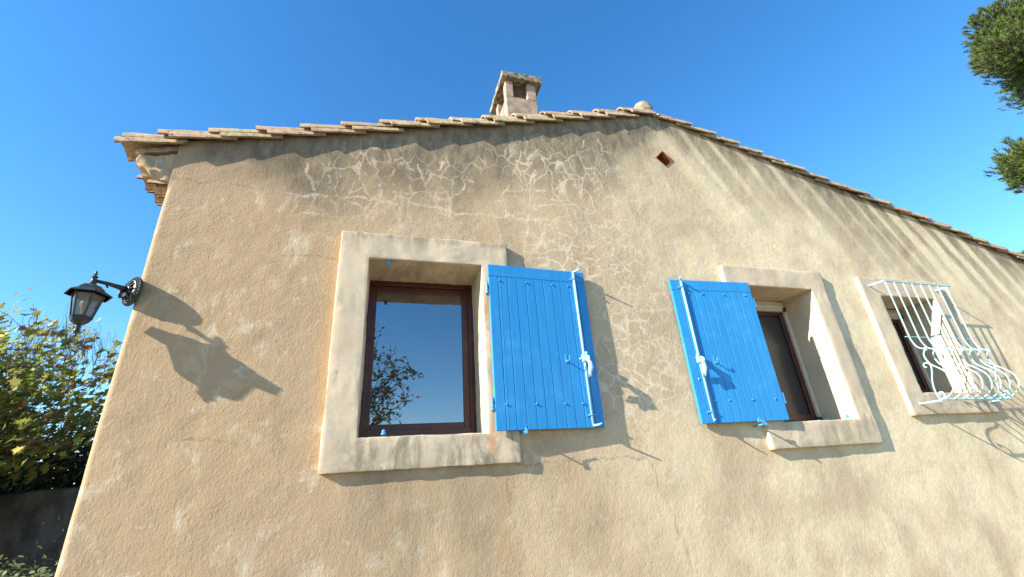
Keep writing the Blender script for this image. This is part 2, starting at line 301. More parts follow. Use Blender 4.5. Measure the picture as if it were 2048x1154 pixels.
def build_wall():
    xs = np.concatenate([np.arange(XL, 3.6, .0115), np.arange(3.6, XR + .02, .026)])
    zl = np.arange(GZ - .15, 0.1, .035); nt_ = 300
    top = np.array([zroof(x) + .03 for x in xs])
    t = np.linspace(0, 1, nt_)
    Zu = .1 + t[:, None] * (top[None, :] - .1)
    Z = np.vstack([np.repeat(zl[:, None], len(xs), 1), Zu]); X = np.repeat(xs[None, :], len(Z), 0)
    Y = WY + (fbm(X * 1.3, Z * 1.3, 3) - .5) * .018 + (fbm(X * 6, Z * 6, 8) - .5) * .005
    # rounded, slightly uneven corner at the left
    e = np.clip(1 - (X - XL) / .025, 0, 1); Y = Y + .014 * e * e * (1 - sst(1.98, 2.06, Z))
    XX = X + np.where(X < XL + .2, (fbm(Z * 3, Z * 0, 4) - .5) * .012 * np.clip(1 - (X - XL) / .2, 0, 1), 0)
    nr, nc = X.shape
    co = np.stack([XX, Y, Z], -1).reshape(-1, 3)
    i = np.arange(nr - 1)[:, None] * nc + np.arange(nc - 1)[None, :]
    q = np.stack([i, i + 1, i + nc + 1, i + nc], -1).reshape(-1, 4)
    cx = ((X[:-1, :-1] + X[1:, 1:]) / 2).reshape(-1); cz = ((Z[:-1, :-1] + Z[1:, 1:]) / 2).reshape(-1)
    keep = np.ones(len(q), bool)
    for (a, b, c, d) in S: keep &= ~((cx > a + .03) & (cx < b - .03) & (cz > c + .03) & (cz < d - .03))
    keep &= ~((np.abs(cx - 2.704) + np.abs(cz - 2.952)) < .100)
    q = q[keep]
    me = bpy.data.meshes.new('front_wall'); me.vertices.add(len(co)); me.vertices.foreach_set('co', co.ravel())
    me.loops.add(len(q) * 4); me.loops.foreach_set('vertex_index', q.ravel())
    me.polygons.add(len(q)); me.polygons.foreach_set('loop_start', np.arange(len(q)) * 4); me.polygons.foreach_set('loop_total', np.full(len(q), 4))
    me.polygons.foreach_set('use_smooth', np.ones(len(q), bool)); me.update(calc_edges=True)
    drop = top[None, :] - Z
    # grey weathering: blotchy band under the left verge, slanting rain streaks under the right one
    n1 = fbm(X * 1.6, Z * 1.1, 21); n2 = fbm(X * 7, Z * .8, 30)
    reach = .45 + 1.25 * n1 * sst(-1.2, -.2, X)
    left = (1 - sst(.25, 1.0, drop / reach)) * (.80 + 1.1 * (n2 - .35)) * sst(-1.5, -.6, X) * (1 - sst(2.2, 2.9, X))
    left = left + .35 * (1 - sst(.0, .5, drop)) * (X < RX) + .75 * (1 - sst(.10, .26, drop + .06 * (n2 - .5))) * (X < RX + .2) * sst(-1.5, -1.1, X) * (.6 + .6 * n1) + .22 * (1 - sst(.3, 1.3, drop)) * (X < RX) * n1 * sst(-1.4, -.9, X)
    s = X + Z / 1.85 + .05 * fbm(X * 2, Z * 2, 44); band = (.5 + .5 * np.sin(s * 2 * np.pi / .30 + 5 * vn(s * 1.1, s * 0 + 3, 50) + .5 * fbm(X * 3, Z * 3, 51))) * .55 + vn(s * 2.3, s * 0, 55) * .45
    rr = (.6 + 1.0 * vn(s * 2.2, s * 0 + 7, 60)) * (.55 + .45 * sst(2.4, 4, X))
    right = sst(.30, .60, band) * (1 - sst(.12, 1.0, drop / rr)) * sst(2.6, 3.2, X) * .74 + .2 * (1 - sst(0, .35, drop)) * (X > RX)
    peak = .55 * (1 - sst(.0, .55, drop)) * sst(1.9, 2.4, X) * (1 - sst(2.9, 3.3, X)) * n2 * 1.3
    sill = np.zeros_like(X)
    for k_, (a, b, c, d) in enumerate(S):
        sill = np.maximum(sill, (.6, .18, .18)[k_] * sst(a + .1, a + .3, X) * (1 - sst(b - .25, b + .06, X)) * (1 - sst(.05, 1.1, (c - Z) / (.3 + 1.2 * vn(X * 5, X * 0, 63)))) * (Z < c + .05) * (.25 + n2))
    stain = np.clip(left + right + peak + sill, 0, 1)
    web = sst(.6, 1.3, X + .8 * (fbm(X * 3, Z * 3, 74) - .5)) * (1 - sst(2.1, 2.6, X)) * sst(.15, .6, Z) * (1 - sst(2.6, 3.15, Z)) * sst(.18, .40, fbm(X * 2.2, Z * 2.2, 71))
    web = np.maximum(web, .6 * sst(2.2, 2.8, X) * (1 - sst(3.4, 4.6, X)) * sst(1.5, 2.0, Z) * (1 - sst(2.6, 3.1, Z)) * sst(.45, .62, fbm(X * 2.2, Z * 2.2, 77)))
    web = np.maximum(web, .55 * sst(-.7, -.3, X) * (1 - sst(1, 1.4, X)) * sst(1.75, 1.95, Z) * (1 - sst(2.5, 2.9, Z)) * sst(.34, .52, fbm(X * 2.2, Z * 2.2, 79)))
    pale = paint_lines(X, Z, PALE, .0105, 90) * (.15 + .75 * sst(.3, .6, fbm(X * 5, Z * 5, 93))).clip(0, 1); hair = .55 * paint_lines(X, Z, HAIR, .0085, 95) * sst(.3, .6, fbm(X * 5, Z * 5, 97))
    rust = .6 * np.exp(-((X - .80 - .05 * (fbm(Z * 3, Z * 0, 5) - .5)) / .05) ** 2) * (1 - sst(.05, .13, Z)) * sst(-1.2, -.1, Z) * (1 - .3 * n1)
    rust = np.maximum(rust, .5 * np.exp(-((X + .34) / .035) ** 2) * sst(.0, .3, Z) * (1 - sst(1.6, 1.8, Z)))
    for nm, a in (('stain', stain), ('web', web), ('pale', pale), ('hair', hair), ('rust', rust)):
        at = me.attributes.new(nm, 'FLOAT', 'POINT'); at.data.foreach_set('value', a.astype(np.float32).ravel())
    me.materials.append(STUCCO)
    o = bpy.data.objects.new('front_wall', me); C.objects.link(o); o.parent = house; o.matrix_parent_inverse = Matrix.Translation(-house.location)
    return o
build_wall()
YB = 12.0
for nm_, p_, q_ in (('side_wall', (XL + .004, WY + .02, GZ - .2), (XL + .3, YB, 2.2)), ('side_wall', (XR - .3, WY + .02, GZ - .2), (XR, YB, 1.6)), ('back_wall', (XL + .3, YB - .3, GZ - .2), (XR - .3, YB, 1.6)), ('inner_wall', (XL + .3, 3.9, GZ - .2), (XR - .3, 3.95, 1.62))):
    b = MB(); b.box(p_, q_); b.build(nm_, STUCCO, house)

# the vent: a square terracotta flue set diagonally
b = MB(); cv = Vector((2.704, 0, 2.952)); ro, ri = .105, .094
ou = [(cv.x - ro, cv.z), (cv.x, cv.z - ro), (cv.x + ro, cv.z), (cv.x, cv.z + ro)]; inn = [(cv.x - ri, cv.z), (cv.x, cv.z - ri), (cv.x + ri, cv.z), (cv.x, cv.z + ri)]
vs_ = [(x, y, z) for y in (3.034, 3.30) for ring in (ou, inn) for x, z in ring]
fs = []
for k in range(4):
    j = (k + 1) % 4
    fs += [(k, j, 4 + j, 4 + k), (4 + k, 4 + j, 12 + j, 12 + k), (k, 8 + k, 8 + j, j)]
fs.append((12, 13, 14, 15)); b.add(vs_, fs)
v = b.build('vent', [TERRA], house)

# window surrounds
def surround(k, parent):
    a, bq, c, d = S[k]; oa, ob, oc, od = O[k]; yb = 3.46; rise = .052
    def lin(u0, u1, n): return [u0 + (u1 - u0) * i / n for i in range(n + 1)]
    bm = bmesh.new()
    pts = {}
    def P(x, y, z): return bm.verts.new((x, y, z))
    out_f = [P(a, 3.0, c), P(bq, 3.0, c), P(bq, 3.0, d), P(a, 3.0, d)]; out_b = [P(a, 3.08, c), P(bq, 3.08, c), P(bq, 3.08, d), P(a, 3.08, d)]
    in_f = [P(oa, 3.0, oc), P(ob, 3.0, oc), P(ob, 3.0, od), P(oa, 3.0, od)]; in_b = [P(oa, yb, oc + rise), P(ob, yb, oc + rise), P(ob, yb, od), P(oa, yb, od)]
    for i in range(4):
        j = (i + 1) % 4
        bm.faces.new((out_f[i], out_f[j], in_f[j], in_f[i])); bm.faces.new((in_f[i], in_f[j], in_b[j], in_b[i])); bm.faces.new((out_b[i], out_b[j], out_f[j], out_f[i]))
    eds = [e for e in bm.edges if (e.verts[0] in out_f and e.verts[1] in out_f) or (e.verts[0] in in_f and e.verts[1] in in_f)]
    bmesh.ops.bevel(bm, geom=eds, offset=.006, segments=2, profile=.6, affect='EDGES')
    for it in range(6):
        L_ = [e for e in bm.edges if e.calc_length() > .05]
        if not L_: break
        bmesh.ops.subdivide_edges(bm, edges=L_, cuts=1, use_grid_fill=True)
    bmesh.ops.triangulate(bm, faces=[f for f in bm.faces if len(f.verts) > 4])
    bmesh.ops.recalc_face_normals(bm, faces=bm.faces)
    bm.normal_update()
    for vv in bm.verts:
        if vv.co.y < 3.07 or True:
            nz = noise.noise(vv.co * 5) * .006 + noise.noise(vv.co * 26) * .0035
            vv.co += vv.normal * nz
    me = bpy.data.meshes.new('window_surround'); bm.to_mesh(me); bm.free()
    n = len(me.vertices); co = np.empty(n * 3); me.vertices.foreach_get('co', co); co = co.reshape(-1, 3); X, Y, Z = co.T
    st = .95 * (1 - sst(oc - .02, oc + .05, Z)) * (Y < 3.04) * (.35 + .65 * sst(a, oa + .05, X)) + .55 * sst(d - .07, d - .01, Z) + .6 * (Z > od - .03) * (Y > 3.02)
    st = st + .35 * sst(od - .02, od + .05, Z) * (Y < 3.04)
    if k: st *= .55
    ru = np.zeros(n)
    if k == 0: ru = np.exp(-((X - .745) / .018) ** 2) * ((Z < 1.36) & (Z > .9) | (Z < .46) & (Z > .2)) * .9 * (Y < 3.1)
    for nm, arr in (('stain', st), ('rust', ru)):
        at = me.attributes.new(nm, 'FLOAT', 'POINT'); at.data.foreach_set('value', arr.astype(np.float32))
    me.materials.append(CREAM); me.polygons.foreach_set('use_smooth', [True] * len(me.polygons))
    o = bpy.data.objects.new('window_surround', me); C.objects.link(o); o.parent = parent; o.matrix_parent_inverse = Matrix.Translation(-parent.location)
for k in range(3): surround(k, house)

def ring(b, x0, x1, z0, z1, wx, wz, y0, y1, wb=None):
    wb = wz if wb is None else wb
    b.box((x0, y0, z0), (x0 + wx, y1, z1)); b.box((x1 - wx, y0, z0), (x1, y1, z1))
    b.box((x0 + wx, y0 + .001, z1 - wz), (x1 - wx, y1, z1)); b.box((x0 + wx, y0 + .001, z0), (x1 - wx, y1, z0 + wb))
def part_child(o, parent):
    o.parent = parent; o.matrix_parent_inverse = Matrix()
# first window: fixed dark brown frame with one casement
b = MB(); ring(b, -.125, .735, .362, 1.568, .048, .045, 3.385, 3.45, .05); f1 = b.build('window', BROWN, house, .004)
b = MB(); ring(b, -.090, .690, .400, 1.525, .052, .048, 3.405, 3.44, .052); s_ = b.build('sash', BROWN, house, .006, seg=3); part_child(s_, f1)
b = MB(); b.box((-.04, 3.424, .445), (.64, 3.430, 1.485)); g = b.build('pane', GLASS, house); part_child(g, f1)
# second and third windows: roller shutter box above a dark brown frame
for (oa, ob, oc, od), yy in ((O[1], 3.35), (O[2], 3.36)):
    zb, zt = oc + .046, od + .01
    b = MB(); ring(b, oa - .02, ob - .028, zb, zt - .095, .06, .06, yy + .012, yy + .075, .055); f2 = b.build('window', BROWN, house, .004)
    b = MB(); b.box((oa, yy + .034, zb + .05), (ob - .08, yy + .040, zt - .15)); g = b.build('pane', SCREEN, house); part_child(g, f2)
    b = MB()
    b.box((oa - .02, yy - .028, zt - .092), (ob - .035, yy + .075, zt - .052)); b.box((oa - .02, yy - .018, zt - .050), (ob - .035, yy + .075, zt - .01))
    b.box((oa - .02, yy - .024, zt - .115), (ob - .035, yy + .02, zt - .094)); b.box((ob - .040, yy - .014, zb), (ob - .006, yy + .05, zt - .094))
    g = b.build('roller_box', CREAMP, house, .004); part_child(g, f2)
    for nm_, p_, q_ in (('guide_stop', (ob - .062, yy - .034, zt - .12), (ob - .030, yy - .010, zt - .075)), ('guide_foot', (ob - .075, yy - .03, zb - .012), (ob - .02, yy + .01, zb + .022)), ('box_trim', (oa, yy - .036, zt - .012), (ob - .03, yy - .026, zt - .004))):
        b = MB(); b.box(p_, q_); g = b.build(nm_, LANT, house, .003); part_child(g, f2)

# ------------------------------------------------------------------ blue shutters
def shutter(xh, yh, xf, yf, zb, zt, name='shutter'):
    # hinge side xh, free side xf; front faces at yh / yf
    Wd = math.hypot(xf - xh, yf - yh); sgn = 1 if xf > xh else -1
    ex = Vector((xf - xh, yf - yh, 0)).normalized(); ey = Vector((-ex.y, ex.x, 0)) * sgn
    if ey.y < 0: ey = -ey
    T = Matrix(((ex.x, ey.x, 0, xh), (ex.y, ey.y, 0, yh), (0, 0, 1, zb), (0, 0, 0, 1)))
    H = zt - zb; t = .028
    def mk(b, nm, mat, par=None, bev=0, smooth=False):
        b.v = [tuple(T @ Vector(v)) for v in b.v]; o = b.build(nm, mat, house, bev, smooth)
        if par is not None: part_child(o, par)
        return o
    b = MB(); nb = 11; bw = Wd / nb
    for i in range(nb):
        b.box((i * bw + .0026, 0, 0), ((i + 1) * bw - .0026, t, H - .098))
    b.box((0, .0004, H - .095), (Wd, t, H)); b.box((.004, .0055, .003), (Wd - .004, t - .004, H - .003))
    # narrow extra bead beside the outer boards
    for i in (1, nb - 2): b.box((i * bw + .012, -.0012, .002), (i * bw + .0155, .004, H - .099))
    sh = mk(b, name, BLUE, None, .0042)
    # battens behind
    for z in (.17, H - .17 - .07): b = MB(); b.box((.03, t + .001, z), (Wd - .05, t + .018, z + .07)); mk(b, 'batten', BLUE, sh, .003)
    for z in (.168, H - .132):
        for fr in (.10, .37, .64, .81):
            b = MB(); b.lathe([(.0085, 0), (.0085, -.003), (.006, -.007), (.002, -.0085)][::-1], (fr * Wd, 0, z), 10, 0, (0, 1, 0)); mk(b, 'bolt', BLUE, sh, 0, True)
    # espagnolette rod
    xr = Wd * .876; ry = -.0125; b = MB()
    b.tube([(xr, ry, .012), (xr, ry, H - .008)], .0090, 10); b.box((xr - .0055, ry + .002, .03), (xr + .0055, -.0008, H - .03))
    for z, s in ((.012, 1), (H - .010, 1)):
        b.tube([(xr, ry, z), (xr + .008, ry - .010, z + .001), (xr + .026, ry - .036, z + .002), (xr + .034, ry - .062, z + .008)], [.0075, .0075, .007, .005], 8)
    rod = mk(b, 'rod', IRON, sh, 0, True)
    for z in (.085, H - .072):
        b = MB(); b.tube([(xr - .022, -.002, z), (xr - .014, ry - .006, z), (xr - .006, ry - .012, z), (xr + .006, ry - .012, z), (xr + .014, ry - .006, z), (xr + .026, -.002, z)], .005, 6)
        b.box((xr - .036, -.004, z - .008), (xr - .018, -.0005, z + .008)); b.box((xr + .020, -.004, z - .008), (xr + .038, -.0005, z + .008))
        mk(b, 'rod_guide', IRONB, sh, 0)
    # lock housing and forged handle
    b = MB(); z0 = .50
    b.box((xr - .018, ry - .020, z0 - .030), (xr + .024, -.001, z0 + .026)); b.box((xr - .034, ry - .004, z0 - .012), (xr - .016, -.001, z0 + .002)); b.box((xr + .006, ry - .024, z0 + .024), (xr + .022, ry + .004, z0 + .044))
    mk(b, 'lock', IRON, sh, .003)
    b = MB(); b.box((xr + .038, -.006, z0 - .165), (xr + .046, 0, z0 - .150)); mk(b, 'stud', IRON, sh, .002)
    b = MB()
    b.tube([(xr + .002, ry - .014, z0 - .004), (xr + .006, ry - .034, z0 - .020), (xr + .012, ry - .056, z0 - .050), (xr + .014, ry - .058, z0 - .085), (xr + .010, ry - .046, z0 - .118), (xr + .014, ry - .044, z0 - .150)], [.012, .012, .016, .020, .012, .005], 8)
    b.tube([(xr + .012, ry - .050, z0 - .06), (xr + .016, ry - .030, z0 - .10), (xr + .012, ry - .014, z0 - .15)], [.010, .014, .004], 8)
    b.tube([(xr + .002, ry - .016, z0 + .010), (xr + .004, ry - .035, z0 + .006), (xr + .006, ry - .058, z0 - .006), (xr + .006, ry - .068, z0 - .03)], [.008, .007, .011, .004], 8)
    mk(b, 'handle', IRON, sh, 0, True)
    # catch that holds the handle
    b = MB(); xc = xr - .145
    b.box((xc - .007, -.003, z0 - .040), (xc + .007, 0, z0 + .026)); b.tube([(xc - .003, -.002, z0 - .022), (xc, -.035, z0 - .030), (xc + .006, -.048, z0 - .022), (xc + .006, -.048, z0 + .004)], .0055, 6)
    mk(b, 'catch', IRONB, sh, 0)
    # hinges
    for z in (H - .185, .185):
        b = MB(); b.tube([(-.014, .012, z - .034), (-.014, .012, z + .034)], .010, 10); b.box((-.012, .022, z - .012), (.20, .0335, z + .012)); b.tube([(-.014, .012, z - .045), (-.014, .055, z - .045), (-.014, .10, z - .045)], .006, 6)
        b.tube([(-.014, .012, z - .052), (-.014, .012, z - .036)], .0125, 10)
        mk(b, 'hinge', IRONB, sh, 0)
    return sh, T, Wd
s1, T1, W1 = shutter(.764, 2.955, 1.573, 2.990, .330, 1.552)
s1['label'] = 'blue board shutter opened to the right of the large window'
s2, T2, W2 = shutter(3.206, 2.955, 2.398, 2.995, .330, 1.546)
s2['label'] = 'blue board shutter opened to the left of the middle window'
# shutter stops fixed to the wall under each shutter, and keepers in the reveals
b = MB(); b.tube([(.957, 3.05, .318), (.957, 2.975, .316), (.957, 2.935, .318)], .006, 8); b.add([(.948, 2.93, .300), (.972, 2.93, .306), (.966, 2.935, .345), (.992, 2.915, .398), (.956, 2.935, .340), (.948, 2.925, .300), (.972, 2.922, .306), (.966, 2.927, .345), (.991, 2.908, .398), (.956, 2.927, .340)],
      [(0, 1, 2, 3, 4), (9, 8, 7, 6, 5), (0, 5, 6, 1), (1, 6, 7, 2), (2, 7, 8, 3), (3, 8, 9, 4), (4, 9, 5, 0)])
b.build('shutter_stop', IRONB, house)
b = MB(); b.tube([(2.915, 3.05, .300), (2.915, 2.945, .302), (2.912, 2.90, .300)], .008, 8); b.box((2.855, 2.915, .318), (2.915, 2.924, .338), 0, None); b.tube([(2.86, 2.92, .345), (2.915, 2.91, .300)], [.007, .009], 8)
b.build('shutter_stop', IRONB, house)
for (x, z, s) in ((.035, 1.560, -1), (.055, .340, 1), (3.93, .335, 1)):
    b = MB(); b.lathe([(.016, 0), (.016, .010), (.012, .014), (.012, .028), (.004, .032)], (x, 3.035, z), 10, 0, (0, 0, s)); b.build('shutter_keeper', IRONB, house)

# ------------------------------------------------------------------ iron grille on the third window
def smooth_path(P, n=6):
    out = []
    for i in range(len(P) - 1):
        p0, p1, p2, p3 = P[max(i - 1, 0)], P[i], P[i + 1], P[min(i + 2, len(P) - 1)]
        for k in range(n):
            t = k / n; out.append(tuple(.5 * (2 * b_ + (c_ - a_) * t + (2 * a_ - 5 * b_ + 4 * c_ - d_) * t * t + (-a_ + 3 * b_ - 3 * c_ + d_) * t ** 3) for a_, b_, c_, d_ in zip(p0, p1, p2, p3)))
    return out + [P[-1]]
XB = [4.833 + i * (5.715 - 4.833) / 7 for i in range(8)]; r = .0062
gr = bpy.data.objects.new('window_grille', None); C.objects.link(gr); gr.parent = house; gr.matrix_parent_inverse = Matrix.Translation(-house.location)
gr['label'] = 'turquoise wrought iron bulging window grille'
for pth, rad in (([(4.805, 3.03, 1.633), (4.815, 2.862, 1.624), (5.785, 2.862, 1.618), (5.795, 3.03, 1.633)], .0085), ([(4.80, 2.868, 1.040), (5.76, 2.868, 1.034)], .005),
                 ([(4.80, 3.03, .436), (4.83, 2.99, .434), (4.86, 2.80, .436), (5.71, 2.80, .430), (5.79, 2.99, .434), (5.80, 3.03, .436)], .0085)):
    b = MB(); b.tube(pth, rad, 8); o = b.build('grille_rail', GRILLE, house); part_child(o, gr)
for x in XB:
    b = MB()
    b.tube(smooth_path([(x, 2.860, 1.618), (x, 2.858, 1.30), (x, 2.858, 1.045), (x, 2.851, .985), (x, 2.832, .930), (x, 2.800, .903), (x, 2.772, .893)]), r, 6)
    b.tube(smooth_path([(x, 2.772, .893), (x, 2.800, .862), (x, 2.808, .820), (x, 2.788, .755), (x, 2.735, .700), (x, 2.695, .650), (x, 2.678, .595), (x, 2.690, .530), (x, 2.735, .475), (x, 2.800, .440)]), r, 6)
    b.box((x - .009, 2.766, .878), (x + .009, 2.782, .908)); o = b.build('grille_bar', GRILLE, house); part_child(o, gr)
for x in (XB[0], XB[-1]):
    b = MB(); b.tube(smooth_path([(x + .008, 2.830, .735), (x + .008, 2.846, .742), (x + .008, 2.846, .765), (x + .008, 2.820, .773), (x + .008, 2.795, .745), (x + .008, 2.806, .690), (x + .008, 2.835, .610), (x + .008, 2.848, .530), (x + .008, 2.842, .460), (x + .008, 2.815, .443), (x + .008, 2.790, .470), (x + .008, 2.800, .502), (x + .008, 2.822, .500), (x + .008, 2.822, .478)]), r, 6)
    o = b.build('scroll', GRILLE, house); part_child(o, gr)

# ------------------------------------------------------------------ roof
def barrel(b, p, d, yc, L_, r0, r1, mi, th=.016, lift=.0, n=9, rnd=0):
    # half-round clay tile: p lower end on the slope, d unit vector up the slope; hollow side down
    up = Vector((-d.z, 0, d.x)) if d.x > 0 else Vector((d.z, 0, -d.x))
    vs_ = []; 
    for (s, rad, lf) in [(L_ * q_ / 6, r0 + (r1 - r0) * q_ / 6 + random.uniform(-.0018, .0018), lift * (1 - q_ / 6) + random.uniform(-.002, .002)) for q_ in range(7)]:
        for rr in (rad, rad - th):
            for k in range(n):
                a = math.pi * k / (n - 1); j = 1 + (random.random() - .5) * .03
                vs_.append(Vector((p[0], yc, p[1])) + d * s + up * (rr * math.sin(a) * .86 * j + lf) + Vector((0, -1, 0)) * rr * math.cos(a) + Vector((0, rnd, 0)))
    fs = []
    for i in range(6):
        A = i * 2 * n; B = (i + 1) * 2 * n
        for k in range(n - 1):
            fs += [(A + k, A + k + 1, B + k + 1, B + k), (A + n + k, B + n + k, B + n + k + 1, A + n + k + 1)]
        for k in (0, n - 1): fs.append((A + k, B + k, B + n + k, A + n + k))
    for A in (0, 12 * n):
        for k in range(n - 1): fs.append((A + k, A + n + k, A + n + k + 1, A + k + 1))
    b.add(vs_, fs, mi)
dl = Vector((1, 0, .275)).normalized(); dr = Vector((-1, 0, .268)).normalized()
roof_b = MB()
def sheet(x0, x1, f, y0, y1):
    nx, step = 2, .035; ys = [y0 + i * step for i in range(int((y1 - y0) / step))]
    vs_ = []; fs = []
    for x in (x0, x1):
        for y in ys: vs_.append((x, y, f(x) + .012 + .062 * abs(math.sin((y - 3.07) * math.pi / .20 + math.pi / 2))))
    for i in range(len(ys) - 1): fs.append((i, i + 1, len(ys) + i + 1, len(ys) + i))
    roof_b.add(vs_, fs)
sheet(-1.76, RX, zroof, 3.17, YB + .1); sheet(RX, XR + .25, zroof, 3.17, YB + .1)
roof = roof_b.build('roof', TILES[1], house)
# solid bed (mortar and boards) below the tiles
b = MB()
for (x0, x1) in ((-1.70, RX), (RX, XR + .2)):
    z0, z1 = zroof(x0), zroof(x1)
    b.add([(x0, 3.055, z0 - .035), (x1, 3.055, z1 - .035), (x1, YB, z1 - .035), (x0, YB, z0 - .035), (x0, 3.055, z0 + .005), (x1, 3.055, z1 + .005), (x1, YB, z1 + .005), (x0, YB, z0 + .005)],
          [(0, 3, 2, 1), (4, 5, 6, 7), (0, 1, 5, 4), (1, 2, 6, 5), (2, 3, 7, 6), (3, 0, 4, 7)])
o = b.build('roof_bed', MORTAR, house); part_child(o, roof)
vb = MB()
rs = random.Random(5)
for i in range(15):       # left slope, lower ends to the left
    x = -1.785 + i * .2995; mi = rs.choice([0, 0, 2, 1, 3, 2])
    jz = rs.uniform(-.010, .010)
    barrel(vb, (x, zroof(x) - .012 + jz), dl, 3.078 + rs.uniform(-.007, .009), .41 if i < 14 else .33, .110, .080, mi, .020, .026)
    x2 = x - .085 if i else x + .02
    barrel(vb, (x2, zroof(x2) + .048 + jz), dl, 3.092 + rs.uniform(-.004, .008), .40 if i else .34, .100, .076, rs.choice([0, 1, 2, 3]), .016, .026)
for i in range(24):       # right slope, lower ends to the right
    x = RX + .06 + (i + 1) * .2925; mi = rs.choice([0, 2, 1, 2])
    jz = rs.uniform(-.010, .010)
    barrel(vb, (x, zroof(x) - .012 + jz), dr, 3.078 + rs.uniform(-.007, .009), .40 if i else .33, .108, .080, mi, .020, .026)
    x2 = x + .10
    barrel(vb, (x2, zroof(x2) + .040 + jz), dr, 3.098 + rs.uniform(-.004, .008), .40, .100, .076, rs.choice([0, 1, 2, 1]), .016, .024)
o = vb.build('verge_tiles', TILES, house, 0, True); part_child(o, roof)
es = o.modifiers.new('split', 'EDGE_SPLIT'); es.split_angle = math.radians(50)
# ridge tile end with mortar lump
b = MB()
prof = [(.0, -.03), (.05, -.028), (.092, -.014), (.106, .03), (.108, .10), (.100, .9)]
b.lathe(prof, (2.665, 3.085, 3.685), 18, 0, (0, 1, 0))
me_o = b.build('ridge_tile', MORTAR, house, 0, True); part_child(me_o, roof)
for vv in me_o.data.vertices: vv.co += Vector((noise.noise(vv.co * 14), noise.noise(vv.co * 14 + Vector((5, 0, 0))), noise.noise(vv.co * 14 + Vector((0, 9, 0))))) * .012
# chimney
def chimney():
    b = MB(); x0, x1, y0, y1, z0, z1, zo = 1.350, 1.755, 3.9, 4.37, 3.1, 4.70, 4.425
    b.box((x0, y0, z0), (x1, y1, zo))
    for (a, c) in ((x0, x0 + .10), (x1 - .12, x1)):
        for (e, f) in ((y0, y0 + .10), (y1 - .10, y1)): b.box((a, e, zo), (c, f, z1))
    ch = b.build('chimney', CHIM, house, .006); part_child(ch, roof)
    b = MB(); b.box((x0 + .11, y0 + .07, zo - .1), (x1 - .125, y1 - .02, z1 + .01)); o = b.build('flue', simple('smoked_brick', (.16, .085, .055), .9, .4, 15), house); part_child(o, roof)
    b = MB(); b.box((1.297, 3.84, 4.69), (1.835, 4.50, 4.785)); cp = b.build('chimney_cap', CAP, house, .006); part_child(cp, roof)
    bm = bmesh.new(); bm.from_mesh(cp.data); bmesh.ops.subdivide_edges(bm, edges=bm.edges, cuts=6, use_grid_fill=True)
    for vv in bm.verts: vv.co += Vector((noise.noise(vv.co * 11), noise.noise(vv.co * 11 + Vector((3, 3, 3))), noise.noise(vv.co * 13 + Vector((7, 0, 0))))) * .012
    bm.to_mesh(cp.data); bm.free()
chimney()
# corbelled tile cornice (two rows) along the left eave and its plastered gable end
b = MB()
for row, (z0, xo, hh) in enumerate(((2.065, -1.590, .055), (2.150, -1.700, .060))):
    y = 3.15 + (row % 2) * .08
    while y < YB - .2:
        n = 7; rr = .078; vs_ = []; mi = rs.choice([0, 1, 2, 3])
        for x in (xo, XL + .05):
            for q in (rr, rr - .018):
                for k in range(n):
                    a = math.pi * k / (n - 1); vs_.append((x, y - q * math.cos(a), z0 + q * math.sin(a) * .75))
        fs = []
        for k in range(n - 1):
            fs += [(k, k + 1, 2 * n + k + 1, 2 * n + k), (n + k, 3 * n + k, 3 * n + k + 1, n + k + 1), (k, n + k, n + k + 1, k + 1)]
        b.add(vs_, fs, mi)
        b.add([(xo + .04, y + s * .06, z0 + t_ * .05) for s, t_ in ((-1, 0), (1, 0), (1, 1), (-1, 1))], [(0, 1, 2, 3)], 4)
        y += .168
    b.box((xo + .004, 3.10, z0 + hh + .005), (XL + .06, YB - .2, z0 + hh + .025), 2); b.box((xo + .05, 3.11, z0 - .01), (XL + .06, YB - .2, z0 + hh + .004), 4)
b.build('eave_cornice', TILES + [MORTAR], house)
b = MB()
prof = [(-1.43, 2.075), (-1.455, 2.06), (-1.470, 2.070), (-1.50, 2.080), (-1.535, 2.105), (-1.57, 2.115), (-1.60, 2.145), (-1.645, 2.175), (-1.665, 2.215), (-1.66, 2.262), (-1.40, 2.330)]
n = len(prof); vs_ = [(x, 3.037 if x < -1.455 else 3.062, z) for x, z in prof] + [(x, 3.16, z) for x, z in prof]
b.add(vs_, [tuple(range(n)), tuple(range(n, 2 * n))[::-1]] + [(i, (i + 1) % n, n + (i + 1) % n, n + i) for i in range(n)])
o = b.build('eave_plaster', STUCCO, house)
bm = bmesh.new(); bm.from_mesh(o.data); bmesh.ops.triangulate(bm, faces=bm.faces)
for it in range(5):
    L_ = [e for e in bm.edges if e.calc_length() > .02]
    if L_: bmesh.ops.subdivide_edges(bm, edges=L_, cuts=1)
    bmesh.ops.triangulate(bm, faces=[f for f in bm.faces if len(f.verts) > 3])
bmesh.ops.recalc_face_normals(bm, faces=bm.faces)
for vv in bm.verts:
    k_ = min(1, max(0, (-1.46 - vv.co.x) / .06))
    vv.co += Vector((noise.noise(vv.co * 14), 1.6 * noise.noise(vv.co * 16 + Vector((3, 0, 0))) + .5, noise.noise(vv.co * 13 + Vector((0, 5, 0))))) * .016 * k_
bm.to_mesh(o.data); bm.free(); o.data.polygons.foreach_set('use_smooth', [True] * len(o.data.polygons))

